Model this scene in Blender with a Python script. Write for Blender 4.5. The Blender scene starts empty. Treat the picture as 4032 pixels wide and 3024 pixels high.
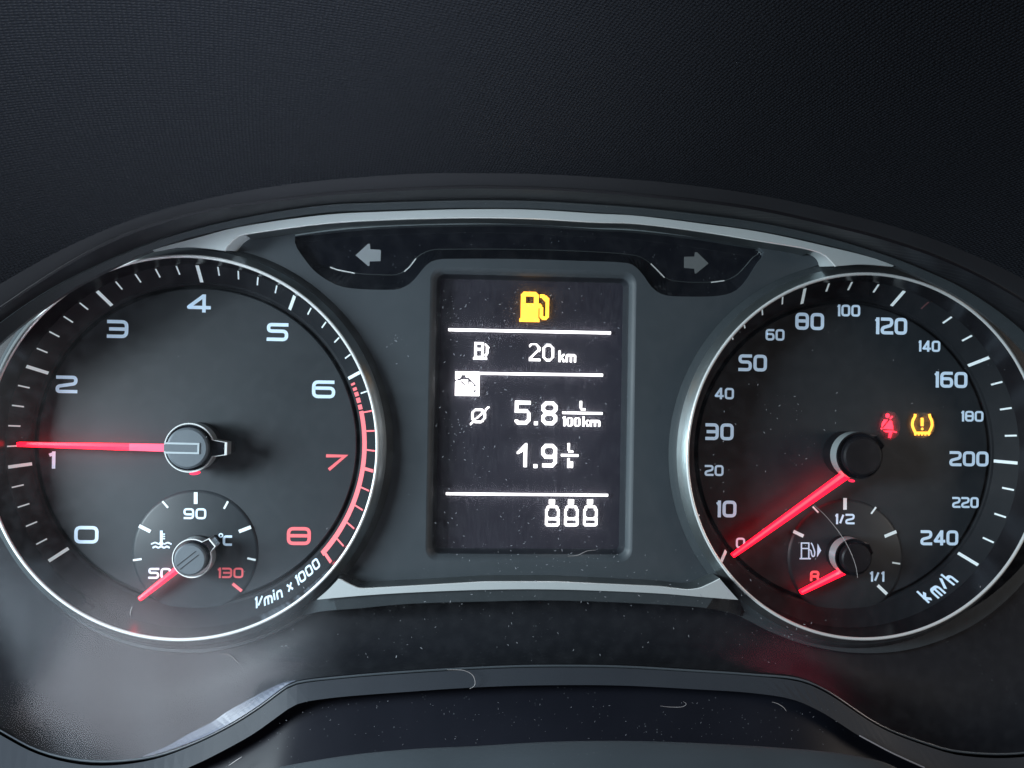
import bpy, math, random
import numpy as np
from mathutils import Vector, Matrix
from mathutils.geometry import tessellate_polygon
random.seed(7); rng = np.random.default_rng(7)
S = bpy.context.scene
U = 7e-5                      # one photograph pixel on the rim plane, in metres
# ---------------------------------------------------------------- camera
CV = np.array([0.06900703, 0.99758192, 0.00826719]); CR = np.array([0.99746571, -0.06913818, 0.01679501])
CU = np.cross(CR, CV); CU /= np.linalg.norm(CU); FPX = 3758.8
CC = np.array([-259.383, -3749.698, -31.075])
cam = bpy.data.cameras.new('camera'); camo = bpy.data.objects.new('camera', cam); S.collection.objects.link(camo)
cam.sensor_width = 36; cam.lens = 36 * FPX / 4032; cam.clip_start = .01; cam.clip_end = 50
camo.matrix_world = Matrix(((CR[0], CU[0], -CV[0], CC[0] * U), (CR[1], CU[1], -CV[1], CC[1] * U),
                            (CR[2], CU[2], -CV[2], CC[2] * U), (0, 0, 0, 1)))
S.camera = camo
# ---------------------------------------------------------------- world, lamps, exposure
W = bpy.data.worlds.new('World'); S.world = W; W.use_nodes = True
W.node_tree.nodes['Background'].inputs[0].default_value = (.6, .62, 1, 1)
W.node_tree.nodes['Background'].inputs[1].default_value = .016
S.view_settings.view_transform = 'Standard'; S.view_settings.look = 'None'
S.view_settings.exposure = 0; S.view_settings.gamma = 1
S.cycles.use_denoising = True; S.cycles.max_bounces = 8; S.cycles.transparent_max_bounces = 16
S.cycles.sample_clamp_indirect = 4; S.cycles.use_adaptive_sampling = True
def lamp(name, X, h, Z, sx, sz, power, col, target=(0, 0, -200), roll=0):
    l = bpy.data.lights.new(name, 'AREA'); l.shape = 'RECTANGLE'; l.size = sx * U; l.size_y = sz * U
    l.energy = power; l.color = col
    o = bpy.data.objects.new(name, l); S.collection.objects.link(o)
    p = Vector((X, -h, Z)); o.location = p * U
    t = Vector((target[0], -target[1], target[2]))
    o.rotation_euler = ((t - p).to_track_quat('-Z', 'Y').to_matrix() @ Matrix.Rotation(math.radians(roll), 3, 'Z')).to_euler(); return o
LAMPS = dict(
    door_window=lamp('door_window_glow', -4950, 3100, 520, 2200, 1800, 3.8, (.82, .93, 1), (-300, 0, -100)),
    rear_left=lamp('rear_left_glow', -4800, 1500, -250, 1500, 1500, .8, (.72, .95, 1), (600, 0, -200)),
    right_window=lamp('right_window_glow', 5600, 2600, 200, 2000, 1400, .5, (1, .88, .78), (0, 0, -200)),
    haze_source=lamp('haze_source_lamp', -2150, 3700, -1900, 1750, 1000, .0115, (.92, .90, 1), (-1150, 0, -1250), -28),  # unseen lamp added so the cover reflects it as haze
    red_reflection=lamp('red_reflection_lamp', 2150, 3700, -1900, 1000, 620, .0011, (1, .10, .20), (1100, 0, -1150), 30),  # unseen red lamp added for a reflection below the right dial
    hood_fill=lamp('hood_fill_lamp', 1500, 3700, -3300, 1300, 1000, .13, (.80, .88, 1), (-1100, 1200, 1150)),  # fill lamp added to brighten the upper left of the hood
)
for k_ in ('haze_source', 'red_reflection'): LAMPS[k_].data.spread = math.radians(55)
LAMPS['hood_fill'].data.spread = math.radians(34)
# ---------------------------------------------------------------- helpers
def unp(P, h):
    """photo pixel -> point (X, h, Z) on the plane at height h above the rim plane"""
    P = np.atleast_2d(np.array(P, float))
    d = FPX * CV + np.outer(P[:, 0] - 2016, CR) + np.outer(1512 - P[:, 1], CU)
    h = np.broadcast_to(np.asarray(h, float), (len(P),))
    t = (-h - CC[1]) / d[:, 1]; q = CC + d * t[:, None]
    return [(a, hh, c) for (a, b, c), hh in zip(q, h)]
def pt(x, y, h): return unp([(x, y)], h)[0]
ORG = {}
def org(o):
    while o is not None:
        if o.name in ORG: return ORG[o.name]
        o = o.parent
    return (0, 0, 0)
def tag(o, label, cat, group=None, kind=None):
    if label: o['label'] = label
    if cat: o['category'] = cat
    if group: o['group'] = group
    if kind: o['kind'] = kind
    return o
def thing(name, label, cat, base, group=None):
    o = bpy.data.objects.new(name, None); S.collection.objects.link(o); o.empty_display_size = .01
    o.location = (base[0] * U, -base[1] * U, base[2] * U); ORG[o.name] = tuple(base)
    return tag(o, label, cat, group)
def obj(name, V, F, m, parent=None, smooth=False, base=None, uv=None, label=None, mi=None):
    og = org(parent) if parent is not None else (base or tuple(np.mean(np.array(V), 0)))
    me = bpy.data.meshes.new(name)
    me.from_pydata([((x - og[0]) * U, -(h - og[1]) * U, (z - og[2]) * U) for x, h, z in V], [], F)
    ms = m if isinstance(m, (list, tuple)) else [m]
    for k in ms: me.materials.append(k)
    if mi is not None:
        for p, i in zip(me.polygons, mi): p.material_index = i
    if smooth:
        for p in me.polygons: p.use_smooth = True
    if uv is not None:
        l = me.uv_layers.new(name='UVMap')
        for lp in me.loops: l.data[lp.index].uv = uv[lp.vertex_index]
    o = bpy.data.objects.new(name, me); S.collection.objects.link(o)
    if parent is not None: o.parent = parent
    else:
        o.location = (og[0] * U, -og[1] * U, og[2] * U); ORG[o.name] = og
    if label: o['label'] = label
    return o
class MB:
    def __init__(s): s.V = []; s.F = []; s.M = []
    def add(s, V, F, mi=0):
        b = len(s.V); s.V += [tuple(v) for v in V]; s.F += [tuple(i + b for i in f) for f in F]; s.M += [mi] * len(F)
    def obj(s, name, m, parent=None, **k): return obj(name, s.V, s.F, m, parent, mi=s.M, **k)
def cr(pts, n=64, closed=False):
    """smooth curve through pts, n points evenly spaced by length"""
    P = [np.array(p, float) for p in pts]; L = len(P); out = []
    seg = L if closed else L - 1
    for i in range(seg):
        p1, p2 = P[i], P[(i + 1) % L]
        p0 = P[i - 1] if (closed or i > 0) else p1 - (p2 - p1); p3 = P[(i + 2) % L] if (closed or i + 2 < L) else p2 + (p2 - p1)
        d = [max(1e-6, np.linalg.norm(b - a)) ** .5 for a, b in ((p0, p1), (p1, p2), (p2, p3))]
        m1 = ((p1 - p0) / d[0] - (p2 - p0) / (d[0] + d[1]) + (p2 - p1) / d[1]) * d[1]
        m2 = ((p2 - p1) / d[1] - (p3 - p1) / (d[1] + d[2]) + (p3 - p2) / d[2]) * d[1]
        for k in range(16):
            t = k / 16; out.append((2 * t ** 3 - 3 * t * t + 1) * p1 + (t ** 3 - 2 * t * t + t) * m1 + (3 * t * t - 2 * t ** 3) * p2 + (t ** 3 - t * t) * m2)
    out.append(P[0] if closed else P[-1]); return rs(out, n, closed)
def rs(pts, n, closed=False):
    P = np.array(pts, float); d = np.r_[0, np.cumsum(np.linalg.norm(np.diff(P, axis=0), axis=1))]
    s = np.linspace(0, d[-1], n + 1 if closed else n)
    if closed: s = s[:-1]
    return [tuple(np.interp(x, d, P[:, k]) for k in range(P.shape[1])) for x in s]
def loft(rows, closed=False):
    V = [v for r in rows for v in r]; n = len(rows[0]); F = []
    for j in range(len(rows) - 1):
        for i in range(n if closed else n - 1):
            a = j * n + i; b = j * n + (i + 1) % n; F.append((a, b, b + n, a + n))
    return V, F
def lathe(c, prof, n=192, close=False):
    rows = [[(c[0] + r * math.cos(t), h, c[1] + r * math.sin(t)) for t in [2 * math.pi * i / n for i in range(n)]] for r, h in prof]
    if close: rows.append(rows[0])
    return loft(rows, True)
def sheet(outline, holes=(), thick=0):
    """flat or warped plate from (X,h,Z) loops, with walls going down by thick"""
    loops = [list(outline)] + [list(h) for h in holes]
    tri = tessellate_polygon([[Vector((x, z, 0)) for x, h, z in l] for l in loops])
    V = [v for l in loops for v in l]; F = [tuple(t) for t in tri]
    G = []
    for f in F:                      # face toward the camera
        a, b, c = (V[i] for i in f)
        cr_ = (b[0] - a[0]) * (c[2] - a[2]) - (b[2] - a[2]) * (c[0] - a[0])
        G.append(f if cr_ > 0 else f[::-1])
    F = G
    if thick:
        n = len(V); V = V + [(x, h - thick, z) for x, h, z in V]; b = 0
        for l in loops:
            m = len(l)
            for i in range(m): F.append((b + i, b + (i + 1) % m, n + b + (i + 1) % m, n + b + i))
            b += m
    return V, F
def rrect(x0, x1, z0, z1, r, h, k=8):
    out = []
    for cx, cz, a in ((x1 - r, z1 - r, 0), (x0 + r, z1 - r, 90), (x0 + r, z0 + r, 180), (x1 - r, z0 + r, 270)):
        for i in range(k + 1):
            t = math.radians(a + 90 * i / k); out.append((cx + r * math.cos(t), h, cz + r * math.sin(t)))
    return out
def fillet(P, r, closed=False, k=5):
    P = [np.array(p, float) for p in P]; n = len(P); out = []
    for i in range(n):
        if not closed and i in (0, n - 1): out.append(P[i]); continue
        a, b, c = P[i - 1], P[i], P[(i + 1) % n]
        u, v = a - b, c - b; lu, lv = np.linalg.norm(u), np.linalg.norm(v); u /= lu; v /= lv
        q = min(r, lu * .49 if (closed or i > 1) else lu * .9, lv * .49 if (closed or i < n - 2) else lv * .9)
        p0, p1 = b + u * q, b + v * q
        for j in range(k + 1):
            t = j / k; out.append((1 - t) ** 2 * p0 + 2 * t * (1 - t) * b + t * t * p1)
    return out
def ribbon(P, w, closed=False, z=1.5):
    """P: 2-D centre line -> (verts (x,y,lift), faces)"""
    P = [np.array(p, float) for p in P]; n = len(P); A = []; B = []
    for i in range(n):
        p = P[i]
        if closed: d0 = p - P[i - 1]; d1 = P[(i + 1) % n] - p
        else: d0 = p - P[max(i - 1, 0)]; d1 = P[min(i + 1, n - 1)] - p
        if np.linalg.norm(d0) < 1e-9: d0 = d1
        if np.linalg.norm(d1) < 1e-9: d1 = d0
        d0 = d0 / np.linalg.norm(d0); d1 = d1 / np.linalg.norm(d1)
        n0 = np.array([-d0[1], d0[0]]); n1 = np.array([-d1[1], d1[0]]); m = n0 + n1; m /= max(1e-6, np.linalg.norm(m))
        s = w / 2 / max(.45, float(m @ n0)); A.append(p + m * s); B.append(p - m * s)
    V = [(a[0], a[1], z) for a in A] + [(b[0], b[1], z) for b in B] + [(a[0], a[1], 0) for a in A] + [(b[0], b[1], 0) for b in B]
    F = []
    for i in range(n if closed else n - 1):
        j = (i + 1) % n
        F += [(i, n + i, n + j, j), (2 * n + i, i, j, 2 * n + j), (n + i, 3 * n + i, 3 * n + j, n + j)]
    if not closed: F += [(0, 2 * n, 3 * n, n), (n - 1, 2 * n - 1, 4 * n - 1, 3 * n - 1)]
    return V, F
def stroke_px(P, w, h, closed=False, r=0, z=1.6):
    Q = [(a, c) for a, b, c in unp(P, h)]
    if r: Q = fillet(Q, r, closed)
    V, F = ribbon(Q, w, closed, z); return [(x, h + zz, y) for x, y, zz in V], F
# ---------------------------------------------------------------- materials
def mat(name, col, rough=.5, metal=0., spec=.5, em=None, es=0., bump=0., bscale=3000, speck=0., speckcol=(.16, .18, .20), vary=0., coat=0.):
    m = bpy.data.materials.new(name); m.use_nodes = True; N = m.node_tree; b = N.nodes['Principled BSDF']
    b.inputs['Base Color'].default_value = (*col, 1); b.inputs['Roughness'].default_value = rough
    b.inputs['Metallic'].default_value = metal; b.inputs['Specular IOR Level'].default_value = spec
    b.inputs['Coat Weight'].default_value = coat; b.inputs['Coat Roughness'].default_value = .08
    if em: b.inputs['Emission Color'].default_value = (*em, 1); b.inputs['Emission Strength'].default_value = es
    tc = N.nodes.new('ShaderNodeTexCoord')
    def noise(sc, det=3):
        n = N.nodes.new('ShaderNodeTexNoise'); n.inputs['Scale'].default_value = sc; n.inputs['Detail'].default_value = det
        N.links.new(tc.outputs['Object'], n.inputs['Vector']); return n
    def ramp(src, a, b_):
        r = N.nodes.new('ShaderNodeMapRange'); r.inputs['From Min'].default_value = a; r.inputs['From Max'].default_value = b_
        N.links.new(src, r.inputs['Value']); return r
    if bump:
        n = noise(bscale); bp = N.nodes.new('ShaderNodeBump'); bp.inputs['Strength'].default_value = bump; bp.inputs['Distance'].default_value = 2 * U
        N.links.new(n.outputs['Fac'], bp.inputs['Height']); N.links.new(bp.outputs['Normal'], b.inputs['Normal'])
    src = None
    if vary:
        n = noise(22, 5); r = ramp(n.outputs['Fac'], .3, .7); r.inputs['To Min'].default_value = 1 - vary; r.inputs['To Max'].default_value = 1 + vary
        mx = N.nodes.new('ShaderNodeMix'); mx.data_type = 'RGBA'; mx.blend_type = 'MULTIPLY'; mx.inputs[0].default_value = 1
        mx.inputs[6].default_value = (*col, 1); N.links.new(r.outputs[0], mx.inputs[7]); src = mx.outputs[2]
        N.links.new(src, b.inputs['Base Color'])
        r2 = ramp(n.outputs['Fac'], .3, .7); r2.inputs['To Min'].default_value = rough * .85; r2.inputs['To Max'].default_value = min(1, rough * 1.15)
        N.links.new(r2.outputs[0], b.inputs['Roughness'])
    if speck:                        # dust that has settled on the part
        v = N.nodes.new('ShaderNodeTexVoronoi'); v.inputs['Scale'].default_value = 650; N.links.new(tc.outputs['Object'], v.inputs['Vector'])
        r = ramp(v.outputs['Distance'], .16, .05); n = noise(160, 2); r3 = ramp(n.outputs['Fac'], .5, .68)
        mu = N.nodes.new('ShaderNodeMath'); mu.operation = 'MULTIPLY'; N.links.new(r.outputs[0], mu.inputs[0]); N.links.new(r3.outputs[0], mu.inputs[1])
        mu2 = N.nodes.new('ShaderNodeMath'); mu2.operation = 'MULTIPLY'; mu2.inputs[1].default_value = speck; N.links.new(mu.outputs[0], mu2.inputs[0])
        mx = N.nodes.new('ShaderNodeMix'); mx.data_type = 'RGBA'; N.links.new(mu2.outputs[0], mx.inputs[0])
        mx.inputs[6].default_value = (*col, 1); mx.inputs[7].default_value = (*speckcol, 1)
        if src: N.links.new(src, mx.inputs[6])
        N.links.new(mx.outputs[2], b.inputs['Base Color'])
    return m
M_panel = mat('matte_grey_plastic', (.041, .050, .058), .5, spec=.35, bump=0.12, bscale=9000, vary=.06)
M_band = mat('dark_grey_plastic', (.036, .043, .048), .5, spec=.2, bump=0.10, bscale=9000, vary=.08, speck=.3)
M_lip = mat('hood_lip_plastic', (.012, .0125, .015), .6, spec=.15, bump=0.10, bscale=7000, vary=.1)
M_black = mat('black_plastic', (.007, .007, .009), .42, spec=.22, vary=.2, speck=.25)
M_gloss = mat('piano_black', (.006, .007, .010), .07, spec=.55, speck=.35)
M_silver = mat('satin_silver_paint', (.41, .44, .45), .40, metal=.05, spec=.5, bump=0.04, bscale=12000)
M_rim = mat('satin_chrome_rim', (.72, .74, .74), .28, metal=.25)
M_chrome = mat('polished_chrome', (.80, .84, .86), .10, metal=1.)
M_tube = mat('brushed_bezel_chrome', (.38, .42, .43), .30, metal=.95, bump=0.09, bscale=2500)
M_face = mat('dial_face', (.020, .025, .030), .5, spec=.35, bump=0.07, bscale=8000, vary=.10, speck=.12)
M_scale = mat('scale_ring', (.012, .014, .017), .6, spec=.12, bump=0.05, bscale=8000, vary=.12)
M_wall = mat('inner_wall', (.008, .008, .010), .22, spec=.35, vary=.2)
M_num = mat('backlit_numeral', (.45, .55, .65), .5, em=(.46, .64, .84), es=.54)
M_tick = mat('backlit_tick', (.5, .55, .58), .5, em=(.60, .72, .76), es=.50)
M_rednum = mat('backlit_red_print', (.6, .12, .13), .5, em=(.85, .11, .14), es=.55)
M_needle = mat('lit_red_needle', (.5, .02, .05), .3, em=(1, .0025, .014), es=5.5)
M_needle2 = mat('lit_red_needle_facet', (.5, .05, .07), .3, em=(1, .045, .065), es=2.4)
M_pink = mat('lit_needle_root', (.5, .03, .06), .3, em=(1, .085, .16), es=1.9)
M_cap = mat('brushed_cap', (.085, .10, .115), .45, metal=.3, bump=0.17, bscale=1800, vary=.15)
M_lcd = mat('lcd_glass', (.020, .018, .027), .45, spec=.3, vary=.25)
M_white = mat('lcd_lit_pixel', (.8, .8, .8), .5, em=(1, .93, .92), es=3.2)
M_amber = mat('lcd_amber_pixel', (.8, .5, .1), .5, em=(1, .40, .008), es=2.8)
M_wamber = mat('amber_warning_light', (.8, .5, .1), .5, em=(1, .36, .022), es=3)
M_wred = mat('red_warning_light', (.8, .1, .1), .5, em=(1, .010, .036), es=4.2)
M_arrow = mat('unlit_arrow', (.20, .22, .235), .6)
M_hair = mat('pale_fibre', (.27, .255, .26), .6)
M_dust = mat('dust', (.30, .32, .36), .8)
M_dust.node_tree.nodes['Principled BSDF'].inputs['Transmission Weight'].default_value = .5
M_shroud = mat('column_cover_plastic', (.034, .043, .052), .6, spec=.3, bump=0.14, bscale=5000, vary=.12, speck=.25)
def film_mat(name, amount, col, streak=1.):
    """thin hazy sheet: mostly clear, scatters a little of the light behind it"""
    m = bpy.data.materials.new(name); m.use_nodes = True; N = m.node_tree; N.nodes.clear(); L = N.links.new
    out = N.nodes.new('ShaderNodeOutputMaterial'); tr = N.nodes.new('ShaderNodeBsdfTransparent')
    df = N.nodes.new('ShaderNodeBsdfDiffuse'); tl = N.nodes.new('ShaderNodeBsdfTranslucent')
    df.inputs[0].default_value = (*[c * .5 for c in col], 1); tl.inputs[0].default_value = (*col, 1)
    m2 = N.nodes.new('ShaderNodeMixShader'); m2.inputs[0].default_value = .75; L(df.outputs[0], m2.inputs[1]); L(tl.outputs[0], m2.inputs[2])
    tc = N.nodes.new('ShaderNodeTexCoord'); mp = N.nodes.new('ShaderNodeMapping'); mp.inputs['Rotation'].default_value = (0, .9, 0); mp.inputs['Scale'].default_value = (1, 1, .22)
    L(tc.outputs['Object'], mp.inputs[0]); n = N.nodes.new('ShaderNodeTexNoise'); n.inputs['Scale'].default_value = 1500; n.inputs['Detail'].default_value = 3; L(mp.outputs[0], n.inputs['Vector'])
    r = N.nodes.new('ShaderNodeMapRange'); r.inputs['From Min'].default_value = .35; r.inputs['From Max'].default_value = .7
    r.inputs['To Min'].default_value = amount * (1 - .45 * streak); r.inputs['To Max'].default_value = amount * (1 + .8 * streak); L(n.outputs['Fac'], r.inputs['Value'])
    m3 = N.nodes.new('ShaderNodeMixShader'); L(r.outputs[0], m3.inputs[0]); L(tr.outputs[0], m3.inputs[1]); L(m2.outputs[0], m3.inputs[2]); L(m3.outputs[0], out.inputs[0]); return m
M_film = film_mat('screen_halo_film', .07, (.84, .86, 1.0)); M_film2 = film_mat('symbol_halo_film', .17, (.95, .95, .95), .8)
# woven hood cloth
def hood_mat():
    m = mat('woven_hood_cover', (0.0050, .0062, .0095), .6, spec=.14); N = m.node_tree; b = N.nodes['Principled BSDF']
    tc = next(n for n in N.nodes if n.type == 'TEX_COORD')
    mp = N.nodes.new('ShaderNodeMapping'); mp.inputs['Rotation'].default_value = (0, 0, .32); mp.inputs['Scale'].default_value = (1 / 14, 1 / 9.5, 1)
    N.links.new(tc.outputs['UV'], mp.inputs['Vector'])
    nz = N.nodes.new('ShaderNodeTexNoise'); nz.inputs['Scale'].default_value = .05; N.links.new(mp.outputs[0], nz.inputs['Vector'])
    ad = N.nodes.new('ShaderNodeMixRGB'); ad.blend_type = 'ADD'; ad.inputs[0].default_value = .4
    N.links.new(mp.outputs[0], ad.inputs[1]); N.links.new(nz.outputs['Color'], ad.inputs[2])
    v = N.nodes.new('ShaderNodeTexVoronoi'); v.inputs['Scale'].default_value = 1; v.inputs['Randomness'].default_value = .25
    N.links.new(ad.outputs[0], v.inputs['Vector'])
    bp = N.nodes.new('ShaderNodeBump'); bp.invert = True; bp.inputs['Strength'].default_value = 1; bp.inputs['Distance'].default_value = 5 * U
    N.links.new(v.outputs['Distance'], bp.inputs['Height']); N.links.new(bp.outputs['Normal'], b.inputs['Normal'])
    r = N.nodes.new('ShaderNodeMapRange'); r.inputs['From Min'].default_value = 0; r.inputs['From Max'].default_value = .6
    r.inputs['To Min'].default_value = 1.25; r.inputs['To Max'].default_value = .55; N.links.new(v.outputs['Distance'], r.inputs['Value'])
    mx = N.nodes.new('ShaderNodeMix'); mx.data_type = 'RGBA'; mx.blend_type = 'MULTIPLY'; mx.inputs[0].default_value = 1
    mx.inputs[6].default_value = (0.0050, .0062, .0095, 1); N.links.new(r.outputs[0], mx.inputs[7]); N.links.new(mx.outputs[2], b.inputs['Base Color'])
    return m
M_hood = hood_mat()
# ---------------------------------------------------------------- traced outlines (photo pixels)
A_bot = [(-500, 1560), (-250, 1370), (0, 1207), (145, 1074 + 35), (289, 1020), (434, 945), (600, 880), (826, 820), (1052, 786), (1278, 759), (1600, 738), (1848, 730),
         (2097, 734), (2345, 747), (2600, 769), (2749, 784), (2997, 819), (3246, 874), (3495, 938), (3750, 1030), (4032, 1180), (4300, 1390), (4550, 1640)]
A_top = [(-560, 1480), (-290, 1290), (-20, 1130), (280, 965), (600, 838), (1052, 738), (1600, 686), (1848, 682), (2097, 685), (2345, 697), (2600, 717),
         (2997, 770), (3495, 885), (3750, 970), (4050, 1110), (4350, 1320), (4620, 1580)]
C_top = [(-330, 1600), (-150, 1400), (0, 1275), (200, 1140), (420, 1030), (645, 940), (916, 867), (1278, 808), (1500, 798), (1848, 789), (2097, 792), (2345, 806), (2500, 817), (2749, 844),
         (2997, 879), (3246, 933), (3495, 1008), (3600, 1048), (3800, 1140), (4000, 1280), (4180, 1460)]
C_bot = [(-260, 1640), (-90, 1440), (60, 1300), (250, 1160), (430, 1060), (645, 968), (916, 895), (1278, 837), (1500, 827), (1848, 818), (2097, 821), (2345, 836), (2500, 846), (2749, 874),
         (2997, 909), (3246, 962), (3445, 1016), (3560, 1062), (3760, 1160), (3950, 1300), (4120, 1480)]
LENS_low = [(-500, 2500), (-250, 2720), (0, 2870), (150, 2949), (301, 2987), (432, 2994), (602, 2975), (752, 2926), (913, 2848), (1026, 2776), (1101, 2720), (1138, 2695), (1176, 2682), (1364, 2660),
            (1632, 2639), (1863, 2626), (2089, 2618), (2432, 2620), (2738, 2637), (2964, 2652), (3152, 2671), (3249, 2712), (3463, 2851), (3651, 2923), (3764, 2953), (4032, 2960), (4300, 2890), (4560, 2700)]
BAND_low = [(-560, 2640), (-300, 2860), (0, 3035), (150, 3100), (301, 3140), (432, 3140), (602, 3090), (733, 3024), (800, 2994), (988, 2893), (1082, 2827), (1130, 2792), (1176, 2768), (1289, 2748),
            (1632, 2720), (1863, 2705), (2089, 2697), (2432, 2697), (2738, 2712), (2964, 2727), (3120, 2752), (3232, 2800), (3384, 2896), (3501, 2960), (3640, 3024), (3900, 3110), (4200, 3080), (4700, 2850)]
G_low = [(-200, 1700), (-80, 1960), (0, 2110), (130, 2290), (300, 2440), (440, 2515), (543, 2548), (651, 2565), (800, 2568), (945, 2541), (1053, 2505), (1162, 2453), (1223, 2418), (1245, 2409), (1415, 2395), (1600, 2378), (1916, 2368),
         (2188, 2364), (2600, 2380), (2781, 2394), (2889, 2415), (3020, 2480), (3180, 2540), (3400, 2572), (3620, 2548), (3850, 2450), (4032, 2290), (4150, 2100), (4220, 1850)]
TR_up_top = [(600, 985), (645, 971), (780, 935), (916, 899), (1278, 846), (1500, 834), (1848, 824), (2097, 826), (2345, 841), (2500, 849), (2749, 879), (2997, 914), (3246, 968), (3445, 1018), (3520, 1046)]
TR_up_bot = [(606, 990), (713, 973), (803, 977), (883, 987), (907, 953), (943, 926), (1007, 914), (1278, 878), (1500, 864), (1848, 855), (2097, 859), (2345, 873), (2500, 878), (2749, 908), (2997, 948),
             (3196, 983), (3250, 1005), (3291, 1048), (3395, 1041), (3514, 1050)]
TURN_out = [(1162, 930), (1160, 958), (1191, 1009), (1234, 1063), (1288, 1103), (1343, 1128), (1415, 1138), (1523, 1141), (1567, 1139), (1600, 1126), (1627, 1106), (1659, 1066), (1690, 1034), (1722, 1022), (1800, 1019),
            (2052, 1020), (2278, 1027), (2440, 1033), (2490, 1041), (2531, 1081), (2563, 1127), (2592, 1152), (2622, 1163), (2727, 1168), (2835, 1164), (2889, 1149), (2918, 1127), (2947, 1091), (2983, 1033), (3009, 1001), (3010, 985), (2987, 974)]
TURN_in = [(1178, 938), (1184, 962), (1213, 1003), (1250, 1035), (1285, 1050), (1320, 1063), (1397, 1077), (1487, 1083), (1560, 1083), (1588, 1072), (1612, 1052), (1635, 1022), (1660, 1002), (1700, 986), (1780, 983),
           (1997, 983), (2246, 989), (2470, 1003), (2520, 1013), (2555, 1035), (2590, 1068), (2612, 1090), (2640, 1104), (2700, 1112), (2800, 1112), (2862, 1104), (2900, 1085), (2935, 1050), (2965, 1015), (2990, 997), (2992, 988), (2975, 982)]
TURN_topedge = [(2987, 976), (2749, 937), (2500, 909), (2345, 902), (2097, 886), (1848, 884), (1500, 894), (1280, 913), (1162, 930)]
def shift(c, dx, dy): return [(x + dx, y + dy) for x, y in c]
HF = -224
LC = (-1259.2, -266.4); RC = (1442.7, -266.4)          # the two dial axes
# ================================================================= HOOD
NH = 90
arch = unp(cr(A_top, NH), 330)
hc = np.array([0, -900.0])
rows = []; uv = []
for k in range(26):
    t = k / 25
    row = []
    for (x, h, z) in arch:
        s = 1 + .50 * t + .10 * (1 - (1 - t) ** 3)
        row.append((hc[0] + (x - hc[0]) * s, 330 + 1900 * t, hc[1] + (z - hc[1]) * s))
    rows.append(row)
V, F = loft(rows)
A = np.array(rows); du = np.r_[0, np.cumsum(np.linalg.norm(np.diff(A[12], axis=0), axis=1))]; dv = np.r_[0, np.cumsum(np.linalg.norm(np.diff(A[:, NH // 2], axis=0), axis=1))]
uv = [(du[i], dv[j]) for j in range(26) for i in range(NH)]
hood = obj('dashboard_hood', V, F, M_hood, smooth=True, uv=uv, base=(0, 330, 900))
tag(hood, 'dark woven-textured hood arching over the instrument cluster', 'dashboard hood')
r0 = unp(cr(A_top, NH), 330); r1 = unp(cr(A_bot, NH), 300)
mid = [tuple((np.array(a) * .85 + np.array(b) * .15) + np.array((0, 6, 0))) for a, b in zip(r1, r0)]
V, F = loft([r0, mid, r1]); obj('lip_band', V, F, M_lip, hood, smooth=True)
# ================================================================= CLUSTER HOUSING
house = thing('instrument_cluster_housing', 'grey and black moulded housing with silver trim holding both round dials', 'instrument housing', (0, -170, -1000))
# wall between the hood lip and the upper grey band (dark) and that band
V, F = loft([[(x, h - 4, z) for x, h, z in unp(cr(A_bot, 90), 300)], [(x, h, z) for x, h, z in unp(cr(shift(A_bot, 0, 12), 90), 292)], unp(cr(shift(C_top, 0, -4), 90), 64)])
obj('upper_inner_wall', V, F, M_black, house)
V, F = loft([unp(cr(shift(C_top, 0, -4), 90), 62), unp(cr(C_top, 90), 68), unp(cr(C_bot, 90), 48), unp(cr(shift(C_bot, 0, 10), 90), 10)])
obj('upper_grey_band', V, F, M_band, house, smooth=False)
# backing plate with openings for the dials
def circ(c, r, h, n=128): return [(c[0] + r * math.cos(2 * math.pi * i / n), h, c[1] + r * math.sin(2 * math.pi * i / n)) for i in range(n)]
V, F = sheet([(-2700, -170, -1500), (2900, -170, -1500), (2900, -170, 1000), (-2700, -170, 1000)], [circ(LC, 790, -170), circ(RC, 790, -170)])
obj('backing_plate', V, F, M_black, house)
# apron below the dials, rising to the lens edge
ga = cr(G_low, 110); lb = cr(LENS_low, 110)
rows = [unp(ga, -110)]
for t, h in ((.25, -95), (.55, -60), (.8, 20), (.93, 90), (1.0, 165)):
    rows.append(unp([(a[0] * (1 - t) + b[0] * t, a[1] * (1 - t) + b[1] * t) for a, b in zip(ga, lb)], h))
V, F = loft(rows); M_apron = mat('apron_black_plastic', (.008, .009, .012), .5, spec=.14, vary=.15, speck=.3)
obj('lower_apron', V, F, M_apron, house, smooth=True)
# grey border under the dials and the lower trim
gl = cr(G_low, 140)
inner = [((x - 2016) * .97 + 2016, y - 90) for x, y in gl][::-1]
rows = [unp([(x + (2016 - x) * .0, y - 70) for x, y in gl], -84), unp(gl, -84), unp(shift(gl, 0, 2), -112)]
V, F = loft(rows); obj('grey_border', V, F, M_band, house)
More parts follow.
